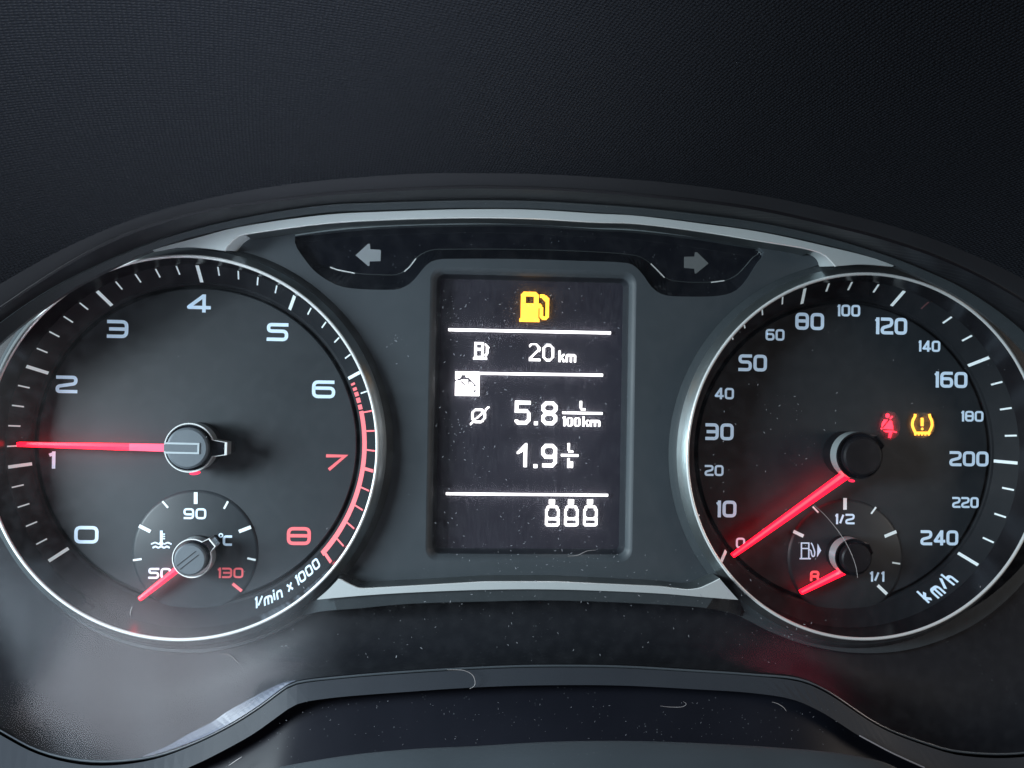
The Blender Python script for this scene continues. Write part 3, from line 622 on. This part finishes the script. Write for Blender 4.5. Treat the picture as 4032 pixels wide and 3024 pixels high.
text('1/1', (3422, 2250, 3482, 2290), HG, M_num, fuel, 'numeral', label='white fraction 1/1')
text('R', (3189, 2247, 3226, 2288), HG, M_rednum, fuel, 'reserve_letter', t=10, label='red letter R')
mb = MB(); f_ = lambda P: [(2600 + a * .3617, 2000 + b * .3617) for a, b in P]
mb.add(*stroke_px(f_([(1536, 545), (1536, 382), (1616, 382), (1616, 545)]), 5.5, HG)); mb.add(*stroke_px(f_([(1540, 441), (1612, 441)]), 5, HG, z=2)); mb.add(*stroke_px(f_([(1516, 551), (1637, 551)]), 6, HG, z=2.3))
mb.add(*stroke_px(f_([(1622, 455), (1640, 460), (1645, 500), (1655, 530), (1675, 525), (1682, 480), (1665, 430), (1655, 400), (1640, 380)]), 5, HG, r=6, z=1.9))
mb.add(*sheet(unp(f_([(1712, 387), (1752, 463), (1705, 540)]), HG + 2))); mb.obj('pump_symbol', M_num, fuel)
needle(fuel, (3335, 2246), (3157, 2335), -150, 27, 15, (3373, 2200), 77, 62, two=True, hubh=-78, cap_m=M_black, tl=1.1)  # cap blackened here too, as metal that reflects no lamp
# ================================================================= WARNING LIGHTS
zz = lambda P: [(3400 + a * .16275, 1580 + b * .16275) for a, b in P]
sb = thing('seat_belt_warning_light', 'glowing red seat belt symbol on the right dial', 'warning light', pt(3500, 1680, HF))
HW = HF + 12
mb = MB(); mb.add(*disc_px(zz([(578, 350)])[0], 9.5, HW)); mb.obj('head_symbol', M_wred, sb)
mb = MB()
for P in ([(500, 440), (592, 448), (455, 628), (438, 600), (455, 520)], [(640, 455), (690, 480), (718, 600), (718, 685), (600, 672), (478, 670), (490, 640)],
          [(478, 712), (560, 705), (695, 705), (692, 780), (662, 892), (598, 880), (625, 760), (540, 750)], [(705, 705), (812, 745), (790, 770), (703, 740)], [(632, 420), (690, 352), (715, 372), (660, 438)]):
    mb.add(*sheet(unp(zz(P), HW + 1.6), (), 2))
mb.add(*disc_px(zz([(435, 660)])[0], 4, HW)); mb.obj('belted_body_symbol', M_wred, sb)
tw = thing('tyre_pressure_warning_light', 'glowing amber tyre pressure symbol with an exclamation mark', 'warning light', pt(3630, 1675, HF))
mb = MB()
mb.add(*stroke_px(zz([(1250, 308), (1245, 370), (1190, 460), (1176, 570), (1210, 680), (1262, 765)]), 11, HW, r=8)); mb.add(*stroke_px(zz([(1592, 308), (1598, 370), (1648, 460), (1662, 570), (1625, 680), (1572, 765)]), 11, HW, r=8))
mb.add(*stroke_px(zz([(1225, 765), (1612, 765)]), 10.5, HW, z=2.1))
for i in range(5): x = 1255 + i * 81; mb.add(*sheet(unp(zz([(x - 33, 785), (x + 33, 785), (x + 20, 828), (x - 20, 828)]), HW + 2.6)))
mb.obj('tyre_outline', M_wamber, tw)
mb = MB(); mb.add(*stroke_px(zz([(1416, 400), (1416, 600)]), 12, HW)); mb.add(*disc_px(zz([(1416, 668)])[0], 5.6, HW)); mb.obj('exclamation_mark', M_wamber, tw)
for th, cx_, cy_, rx_, ry_ in ((sb, 3504, 1676, 46, 62), (tw, 3631, 1674, 56, 56)):
    a_ = pt(cx_, cy_, HF + 26)
    obj('halo_window', [(a_[0] + rx_ * math.cos(2 * math.pi * i / 40), a_[1], a_[2] + ry_ * math.sin(2 * math.pi * i / 40)) for i in range(40)], [tuple(range(40))], M_film2, th)  # hazy disc added to spread a halo around the symbol
# ================================================================= DISPLAY
HS = -160
scr = thing('trip_computer_display', 'lit rectangular trip computer screen with amber fuel symbol between the two dials', 'display screen', ((LX0 + LX1) / 2, HS, LZ0))
V, F = sheet(rrect(LX0 - 15, LX1 + 15, LZ0 - 15, LZ1 + 15, 14, HS)); obj('screen_glass', V, F, M_lcd, scr)
V, F = sheet(rrect(LX0 - 14, LX1 + 14, LZ0 - 14, LZ1 + 14, 14, HS + 36)); obj('halo_film', V, F, M_film, scr)  # hazy sheet added so the lit cells get a halo
CELL = 4.72
def cells(grid, px, py, m, name, w=None, label=None, lift=14, par=None, hh=None):
    """grid rows of 0/1 -> lit cells, top left at photo pixel (px, py)"""
    o = pt(px, py, HS + lift); cw = w or CELL; ch = hh or CELL; mb = MB()
    for j, row in enumerate(grid):
        i = 0
        while i < len(row):
            if row[i] in '#1X':
                k = i
                while k < len(row) and row[k] in '#1X': k += 1
                x0, x1 = o[0] + i * cw, o[0] + k * cw; z1, z0 = o[2] - j * ch, o[2] - (j + 1) * ch
                mb.add([(x0, o[1], z0), (x1, o[1], z0), (x1, o[1], z1), (x0, o[1], z1)], [(0, 1, 2, 3)]); i = k
            else: i += 1
    return mb.obj(name, m, par or scr, label=label)
def line(x0, y0, x1, y1, th, m, name, label=None):
    a = pt(x0, y0, HS + 14); b = pt(x1, y1, HS + 14); V, F = ribbon([(a[0], a[2]), (b[0], b[2])], th, False, 2); return obj(name, [(x, HS + 12.5 + z, y) for x, y, z in V], F, m, scr, label=label)
line(1766, 1298, 2405, 1311, 11, M_white, 'divider_line'); line(1891, 1470, 2374, 1477, 10.5, M_white, 'divider_line'); line(1756, 1944, 2394, 1950, 10, M_white, 'divider_line')
PUMP = ["...###########...........", "..#############..........", ".###############.####....", ".###############.######..", ".####.......####.#######.", ".####.......####...######", ".####.......####....#####", ".####.......####.....####",
        ".####.......####......###", ".####.......####......###", ".#################....###", ".##################...###", ".##################...###", ".###################..###", ".###############.###..###", ".###############.###..###", ".###############.###..###",
        ".###############.###..###", ".###############.###..###", ".###############.###..###", ".###############.###..###", ".###############.########", ".###############..######.", "#################..####..", "#################........", "#################........"]
cells(PUMP, 2047, 1148, M_amber, 'fuel_warning_symbol', w=4.85, hh=4.75, label='amber fuel pump symbol')
MINI = [".######........", ".######.#......", ".#....#.##.....", ".#....#.###....", ".#....#..##....", ".######..#.....", ".######..##....", ".#....#..##....", ".#....#..##....", ".#....#..##....", ".#....#.##.....", ".#....####.....", ".######........", "########.......", "########......."]
MINI = [".########......", ".########.#....", ".##....##.##...", ".##....##..##..", ".##....##..###.", ".########..##..", ".########..##..", ".##....##..##..", ".##....##..##..", ".##....##..##..", ".##....##.##...", ".##....##.##...", ".########......", "############...", "############..."]
cells(MINI, 1864, 1347, M_white, 'range_symbol', label='small white fuel pump symbol')
D2 = [".######...", "##....##..", "#......##.", ".......###", "........##", ".......###", "......###.", ".....##...", "....##....", "...##.....", "..##......", ".##.......", "##........", "##########", "##########"]
D0 = ["...####...", "..######..", ".##....##.", "##......##", "##......##", "##......##", "##......##", "##......##", "##......##", "##......##", "##......##", "##......##", ".##....##.", "..######..", "...####..."]
KM = ["##...............", "##...............", "##.......########", "##..##...##.##.##", "##.##..#########.", "####...##..##..##", "####...##..##..##", "##.##..##..##..##", "##..##.##..##..##", "##..##.##..##..##"]
KM[2] = "##..............."; KM[3] = "##..##..########."; KM[4] = "##.##..##########"
cells(D2, 2084, 1353, M_white, 'digit', label='digit 2'); cells(D0, 2137, 1354, M_white, 'digit', label='digit 0'); cells(KM, 2200, 1380, M_white, 'unit_text', label='km', w=4.24)
g = [['#'] * 21 for _ in range(21)]
ART = {3: (5, 9), 4: (3, 11), 5: (2, 13), 6: (1, 14)}
dark = "4:5-8 5:5-8 6:4-11 7:2-12 8:0-4,11-13 9:0,5,11-14 10:5-6,11,14-15 11:6-7,11,15-16 12:7-10,16-17 13:16-17 16:17 17:16-17 18:16-17".split()
for d_ in dark:
    j, r_ = d_.split(':')
    for q in r_.split(','):
        ab = q.split('-'); 
        for i in range(int(ab[0]), int(ab[-1]) + 1): g[int(j) - 1][i] = '.'
cells([''.join(r_) for r_ in g], 1793, 1462, M_white, 'trip_tab_symbol', label='white square tab with a car symbol')
OS = ["..............##", ".............##.", "....######..##..", "..##########....", ".##......###....", "##......#####...", "##.....##..##...", "##....##...##...", "##...##....##...", "##..##.....##...", ".####.....##....", ".###.....##.....", "..#########.....", ".##.#####.......", "##..............", "#..............."]
OS = ["...............##", "..............##.", "....#######..##..", "...#########.#...", "..##......####...", ".##.......###....", ".##......##.##...", ".##.....##..##...", ".##....##...##...", ".##...##....##...", ".##..##.....##...", ".####......##....", "..###.....##.....", "..##########.....", ".##.######.......", "##...............", "#................"]
cells(OS, 1852, 1600, M_white, 'average_symbol', label='average sign, circle with slash', w=4.6, hh=4.5)
D5 = ["##############"] * 3 + ["###..........."] * 4 + ["###########...", "############..", "#############.", "...........###", "...........###", "...........###", "...........###", "...........###", "...........###", "###.......####", "#############.", ".###########..", "..#########..."]
D8 = ["...########...", "..##########..", ".############.", "####......####", "###........###", "###........###", "###........###", "####......####", ".############.", "..##########..", "..##########..", ".############.", "####......####", "###........###", "###........###", "###........###", "####......####", ".############.", "..##########..", "...########..."]
D9 = ["...########...", "..##########..", ".############.", "####......####", "###........###", "###........###", "###........###", "###........###", "####......####", ".#############", "..############", "...###########", "...........###", "...........###", "...........###", "..........####", ".############.", ".###########..", ".##########..."]
D1 = [".......##", "......###", ".....####", "....#####", "...######", "..#######", ".####.###", "####..###", "##....###"] + ["......###"] * 11
for g_, x, y, l in ((D5, 2028, 1578, '5'), (D8, 2133, 1580, '8'), (D1, 2036, 1745, '1')): cells(g_, x, y, M_white, 'digit', label='digit ' + l, hh=4.85, w=4.6)
cells(D9, 2132, 1748, M_white, 'digit', label='digit 9', hh=5.0, w=4.6)
DOT = ["###", "###", "###"]
cells(DOT, 2103, 1659, M_white, 'decimal_point', hh=5, w=5); cells(DOT, 2101, 1828, M_white, 'decimal_point', hh=5, w=5)
LL = ["##...", "##...", "##...", "##...", "##...", "##...", "##...", ".####", ".####"]
HH = ["##...", "##...", "##...", "#####", "#####", "##.##", "##.##", "##.##", "##.##"]
cells(LL, 2283, 1579, M_white, 'unit_text', label='L', hh=4.3); line(2214, 1625, 2372, 1628, 9.5, M_white, 'fraction_bar')
K_ = [(".##", "......", "......", "##....", ".........."), ("###", ".####.", ".####.", "##....", ".........."), (".##", "##..##", "##..##", "##....", ".........."), (".##", "##..##", "##..##", "##..##", "#########."), (".##", "##..##", "##..##", "##.##.", "##########"),
      (".##", "##..##", "##..##", "####..", "##..##..##"), (".##", "##..##", "##..##", "##.##.", "##..##..##"), (".##", "##..##", "##..##", "##..##", "##..##..##"), (".##", ".####.", ".####.", "##..##", "##..##..##")]
K100 = [a + "." + b + "." + c + ".." + d + "." + e for a, b, c, d, e in K_]
cells(K100, 2215, 1639, M_white, 'unit_text', label='100 km', w=4.35, hh=4.5)
cells(LL, 2235, 1745, M_white, 'unit_text', label='L', hh=4.3); line(2209, 1792, 2277, 1794, 9.5, M_white, 'fraction_bar'); cells(HH, 2234, 1804, M_white, 'unit_text', label='h', hh=4.4)
CAN = ["....######....", "....######....", "....##..##....", "....######....", "..............", "...########...", "...########...", "..##......##..", ".##........##.", "##..........##", "##..........##", "##..........##", "##..........##", "##..........##", ".##........##.", "..............", "##############", "##############", "##..........##", "##..........##", "##..........##", "##############", ".############."]
CAN = ["....#####.....", "....#####.....", "....##.##.....", "....#####.....", "..............", "...########...", "..##########..", "..##......##..", ".###......###.", ".##........##.", ".##........##.", ".##........##.", ".##........##.", ".##........##.", "..##......##..", ".############.", ".############.", ".##........##.", ".##........##.", ".##........##.", ".############.", "..##########.."]
for x in (2143, 2218, 2293): cells(CAN, x, 1966, M_white, 'bottle_symbol', hh=5.0, w=4.9)
# ================================================================= LOWER BEZEL AND COLUMN COVER
bez = thing('lower_bezel', 'grey and glossy black bezel below the clear cover', 'bezel', pt(2016, 2800, 200))
ll = cr(LENS_low, 130); bl = cr(BAND_low, 130)
lgap = [(a[0] * .86 + b[0] * .14, a[1] * .86 + b[1] * .14) for a, b in zip(ll, bl)]
M_bez = mat('bezel_grey', (.022, .026, .033), .55, spec=.15, bump=0.10, bscale=6000, vary=.1)
V, F = loft([unp(ll, 160), unp(lgap, 120), unp(lgap, 196)]); obj('bezel_groove', V, F, M_black, bez)
M_edge = mat('cover_edge_plastic', (.05, .06, .07), .3, spec=.6, vary=.2)
V, F = loft([unp(inset(ll, 9), 176), unp(inset(ll, 3), 184), unp(ll, 176), unp(ll, 158)]); obj('cover_edge', V, F, M_edge, bez, smooth=True)
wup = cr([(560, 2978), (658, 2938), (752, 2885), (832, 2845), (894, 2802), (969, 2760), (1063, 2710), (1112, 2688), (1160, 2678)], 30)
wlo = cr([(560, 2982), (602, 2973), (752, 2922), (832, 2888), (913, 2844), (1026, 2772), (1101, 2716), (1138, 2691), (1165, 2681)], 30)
V, F = loft([unp(wup, 150), unp(wlo, 179)]); obj('edge_facet', V, F, mat('pale_edge_facet', (.07, .08, .11), .35), bez)  # paler colour stands in for light caught on the moulded edge
V, F = loft([unp(lgap, 196), unp(inset(bl, 2), 226), unp(bl, 222), unp(bl, 150)]); obj('grey_band', V, F, M_bez, bez)
far = [(x + (x - 2016) * .12, y + 420) for x, y in bl]
M_glossd = mat('glossy_black_dusty', (.006, .007, .011), .4, spec=.12, speck=.3, vary=.2)
V, F = loft([unp(bl, 150), unp([(a[0] * .6 + b[0] * .4, a[1] * .6 + b[1] * .4) for a, b in zip(bl, far)], 230), unp(far, 330)]); obj('glossy_panel', V, F, M_glossd, bez, smooth=True)
sh = [(700, 3110), (900, 3065), (1082, 3024), (1364, 2975), (1632, 2949), (1863, 2938), (2164, 2921), (2432, 2917), (2776, 2927), (3232, 2957), (3388, 2979), (3501, 3009), (3600, 3070), (3680, 3150)]
shc = cr(sh, 90); rows = [unp(shift(shc, 0, 30), 700), unp(shift(shc, 0, 3), 780), unp(shc, 800), unp(shift(shc, 0, 8), 822)] + [unp([(x, y + d) for x, y in shc], 822 + d * .8) for d in (60, 160, 320)]
V, F = loft(rows); sc_ = obj('steering_column_cover', V, F, M_shroud, smooth=True, base=pt(2016, 3000, 800)); tag(sc_, 'blurred grey steering column cover along the bottom edge', 'column cover')
# ================================================================= CLEAR COVER, DUST, FIBRES
def LH(z): return 66 + 104 * (650 - z) / 1900
lens = thing('clear_cover', 'transparent dusty plastic cover in front of the whole cluster', 'clear cover', (0, 100, -1000))
topc = unp(cr(shift(C_top, 0, 2), 100), 62)
lowc = unp(cr(LENS_low, 100), 176)
rows = []
for j in range(15):
    t = j / 14; rows.append([(x_, LH(z_), z_) for x_, z_ in [(a[0] * (1 - t) + b[0] * t, a[2] * (1 - t) + b[2] * t) for a, b in zip(topc, lowc)]])
V, F = loft(rows)
def lens_mat():
    m = bpy.data.materials.new('clear_plastic_with_film'); m.use_nodes = True; N = m.node_tree; N.nodes.clear(); L = N.links.new
    out = N.nodes.new('ShaderNodeOutputMaterial'); tr = N.nodes.new('ShaderNodeBsdfTransparent'); tr.inputs[0].default_value = (.97, .985, .99, 1)
    gl = N.nodes.new('ShaderNodeBsdfGlossy'); gl.inputs['Roughness'].default_value = .13
    fr = N.nodes.new('ShaderNodeFresnel'); fr.inputs[0].default_value = 1.45
    mx = N.nodes.new('ShaderNodeMixShader'); L(fr.outputs[0], mx.inputs[0]); L(tr.outputs[0], mx.inputs[1]); L(gl.outputs[0], mx.inputs[2])
    df = N.nodes.new('ShaderNodeBsdfDiffuse'); df.inputs[0].default_value = (.6, .66, .74, 1); tl = N.nodes.new('ShaderNodeBsdfTranslucent'); tl.inputs[0].default_value = (.8, .8, .8, 1)
    m2 = N.nodes.new('ShaderNodeMixShader'); m2.inputs[0].default_value = .5; L(df.outputs[0], m2.inputs[1]); L(tl.outputs[0], m2.inputs[2])
    tc = N.nodes.new('ShaderNodeTexCoord')
    def noise(sc, det, vec=None):
        n = N.nodes.new('ShaderNodeTexNoise'); n.inputs['Scale'].default_value = sc; n.inputs['Detail'].default_value = det; L(vec or tc.outputs['Object'], n.inputs['Vector']); return n
    mp = N.nodes.new('ShaderNodeMapping'); mp.inputs['Rotation'].default_value = (0, .25, 0); mp.inputs['Scale'].default_value = (1, 1, .25); L(tc.outputs['Object'], mp.inputs[0])
    n1 = noise(40, 4, mp.outputs[0]); n2 = noise(300, 4)
    sx = N.nodes.new('ShaderNodeSeparateXYZ'); L(tc.outputs['Object'], sx.inputs[0])
    # reflected haze painted into the lower left of the cover
    def mr(src, a, b, c=0, d=1):
        r = N.nodes.new('ShaderNodeMapRange'); r.interpolation_type = 'SMOOTHSTEP'; r.inputs['From Min'].default_value = a; r.inputs['From Max'].default_value = b; r.inputs['To Min'].default_value = c; r.inputs['To Max'].default_value = d; L(src, r.inputs['Value']); return r.outputs[0]
    def mul(a, b, op='MULTIPLY'):
        k = N.nodes.new('ShaderNodeMath'); k.operation = op
        for i, v in enumerate((a, b)):
            if isinstance(v, (int, float)): k.inputs[i].default_value = v
            else: L(v, k.inputs[i])
        return k.outputs[0]
    diag = mul(sx.outputs[0], mul(sx.outputs[2], .45), 'ADD')
    left = mr(diag, (-1880 + .45 * 0) * U, (-1740) * U); right = mr(sx.outputs[0], -560 * U, -880 * U)
    low = mr(sx.outputs[2], 420 * U, 80 * U)
    painted_haze = mul(mul(left, right), low); painted_haze = mul(painted_haze, mr(n1.outputs['Fac'], .3, .7, .55, 1.15))
    base = mr(n2.outputs['Fac'], .35, .75, .004, .016)
    fac = mul(base, mul(painted_haze, .10), 'ADD')
    m3 = N.nodes.new('ShaderNodeMixShader'); L(fac, m3.inputs[0]); L(mx.outputs[0], m3.inputs[1]); L(m2.outputs[0], m3.inputs[2]); L(m3.outputs[0], out.inputs[0])
    return m
M_lens = lens_mat()
obj('cover_pane', V, F, M_lens, lens, smooth=True)
LR = np.array(rows)
def lens_at(px, py, lift=3):
    h = 90.
    for _ in range(6):
        x, _, z = pt(px, py, h)
        col = int(np.argmin(np.abs(LR[7, :, 0] - x))); zt, zb = LR[0, col, 2], LR[-1, col, 2]; t = min(1, max(0, (zt - z) / (zt - zb))); h = LH(z) + lift
    return (x, h, z)
# dust specks and lint crumbs on the cover, too many to count
mb = MB()
def fleck(px, py, l, w, a):
    c = lens_at(px, py); d = (math.cos(a) * l / 2, math.sin(a) * l / 2); n = (-math.sin(a) * w / 2, math.cos(a) * w / 2)
    V = [(c[0] - d[0], c[1], c[2] - d[1]), (c[0] + n[0], c[1] + 1, c[2] + n[1]), (c[0] + d[0], c[1], c[2] + d[1]), (c[0] - n[0], c[1] + 1, c[2] - n[1])]; mb.add(V, [(0, 1, 2, 3)])
def scatter(n, x0, x1, y0, y1, l=(2.5, 8)):
    cs = [(random.uniform(x0, x1), random.uniform(y0, y1), random.uniform(30, 140)) for _ in range(max(3, n // 22))]
    for _ in range(n):
        if random.random() < .6:
            c = random.choice(cs); x = random.gauss(c[0], c[2]); y = random.gauss(c[1], c[2] * .6)
        else: x = random.uniform(x0, x1); y = random.uniform(y0, y1)
        if not (x0 - 40 < x < x1 + 40 and y0 - 20 < y < y1 + 20): continue
        k = random.random() ** 2.5; fleck(x, y, l[0] + (l[1] - l[0]) * k * 1.6, 1.2 + 2.4 * k, random.uniform(0, math.pi))
scatter(640, 1740, 2440, 1130, 2230, (1.8, 8)); scatter(150, 1650, 2900, 2150, 2400, (2, 9)); scatter(120, 1100, 3200, 2400, 2610, (2, 9)); scatter(110, 2640, 3300, 1500, 2450, (2, 8)); scatter(70, 0, 4000, 950, 2700)
dust = mb.obj('dust', M_dust, base=(0, 100, -900)); tag(dust, None, None, kind='stuff')
mb = MB()
def fleck2(px, py, h, l, w, a):
    c = pt(px, py, h); d = (math.cos(a) * l / 2, math.sin(a) * l / 2); n = (-math.sin(a) * w / 2, math.cos(a) * w / 2)
    mb.add([(c[0] - d[0], c[1], c[2] - d[1]), (c[0] + n[0], c[1] + 1, c[2] + n[1]), (c[0] + d[0], c[1], c[2] + d[1]), (c[0] - n[0], c[1] + 1, c[2] - n[1])], [(0, 1, 2, 3)])
for _ in range(140): 
    x = random.uniform(1000, 3300); y = random.uniform(2760, 2940)
    fleck2(x, y, 252, 2.2 + 8 * random.random() ** 3, random.uniform(1.6, 3.2), random.uniform(0, math.pi))
dl = mb.obj('lint_dust', mat('grey_lint', (.10, .105, .12), .8), base=(0, 250, -1300)); tag(dl, None, None, kind='stuff')
def fibre(pts, w, label, on_lens=True, h=None, m=None):
    w *= .68; P = cr(pts, 36); Q = [lens_at(x, y, 5) if on_lens else pt(x, y, h) for x, y in P]; rows = []
    for i, q in enumerate(Q):
        a = np.array(Q[max(i - 1, 0)]); b = np.array(Q[min(i + 1, len(Q) - 1)]); d = b - a; d /= np.linalg.norm(d); n = np.array([-d[2], 0, d[0]]); u = np.array([0, 1, 0])
        ww = w / 2 * (.55 + .45 * math.sin(math.pi * (i + .5) / len(Q))); rows.append([tuple(np.array(q) + (n * math.cos(t) + u * math.sin(t)) * ww) for t in (0, 1.57, 3.14, 4.71)])
    V, F = loft(rows, True); o = obj('hair_strand', V, F, m or M_hair, smooth=True); return tag(o, label, 'hair', 'stray fibres on the cover and bezel')
fibre([(3205, 1988), (3250, 2030), (3296, 2085), (3330, 2135), (3352, 2180), (3370, 2230), (3377, 2275)], 3.4, 'long thin pale hair curving across the fuel gauge')
fibre([(868, 2577), (890, 2575), (912, 2584), (930, 2602), (938, 2610)], 3.6, 'short curved white fibre below the left dial')
fibre([(1760, 2637), (1830, 2641), (1862, 2660), (1871, 2690), (1866, 2702), (1849, 2712)], 3.4, 'wiry hooked fibre lying over the bezel edge below the screen', False, 235)
fibre([(2236, 2190), (2275, 2186), (2310, 2170), (2345, 2166)], 3.0, 'faint wavy fibre under the bottom right of the screen')
fibre([(2600, 2780), (2640, 2784), (2690, 2782), (2702, 2772), (2690, 2762)], 2.6, 'dim looped fibre on the glossy black lower bezel', False, 255)
fibre([(3040, 2764), (3065, 2772), (3088, 2788), (3096, 2800)], 3.4, 'bent pale fibre on the dark red-tinted lower bezel', False, 255)
fibre([(900, 3015), (925, 2998), (952, 2980)], 4.2, 'straight pale fibre in the bottom left on black bezel', False, 255)
fibre([(512, 2425), (515, 2405), (521, 2388)], 3.0, 'tiny upright fibre below the coolant needle tip')
V, F = stroke_px(cr([(3384, 2896), (3440, 2926), (3500, 2958), (3560, 2986), (3640, 3022)], 16), 4.5, 236, z=2); obj('edge_glint', V, F, mat('bright_glint_paint', (.22, .22, .24), .4), bez)  # pale strip painted in for the highlight on the bezel edge
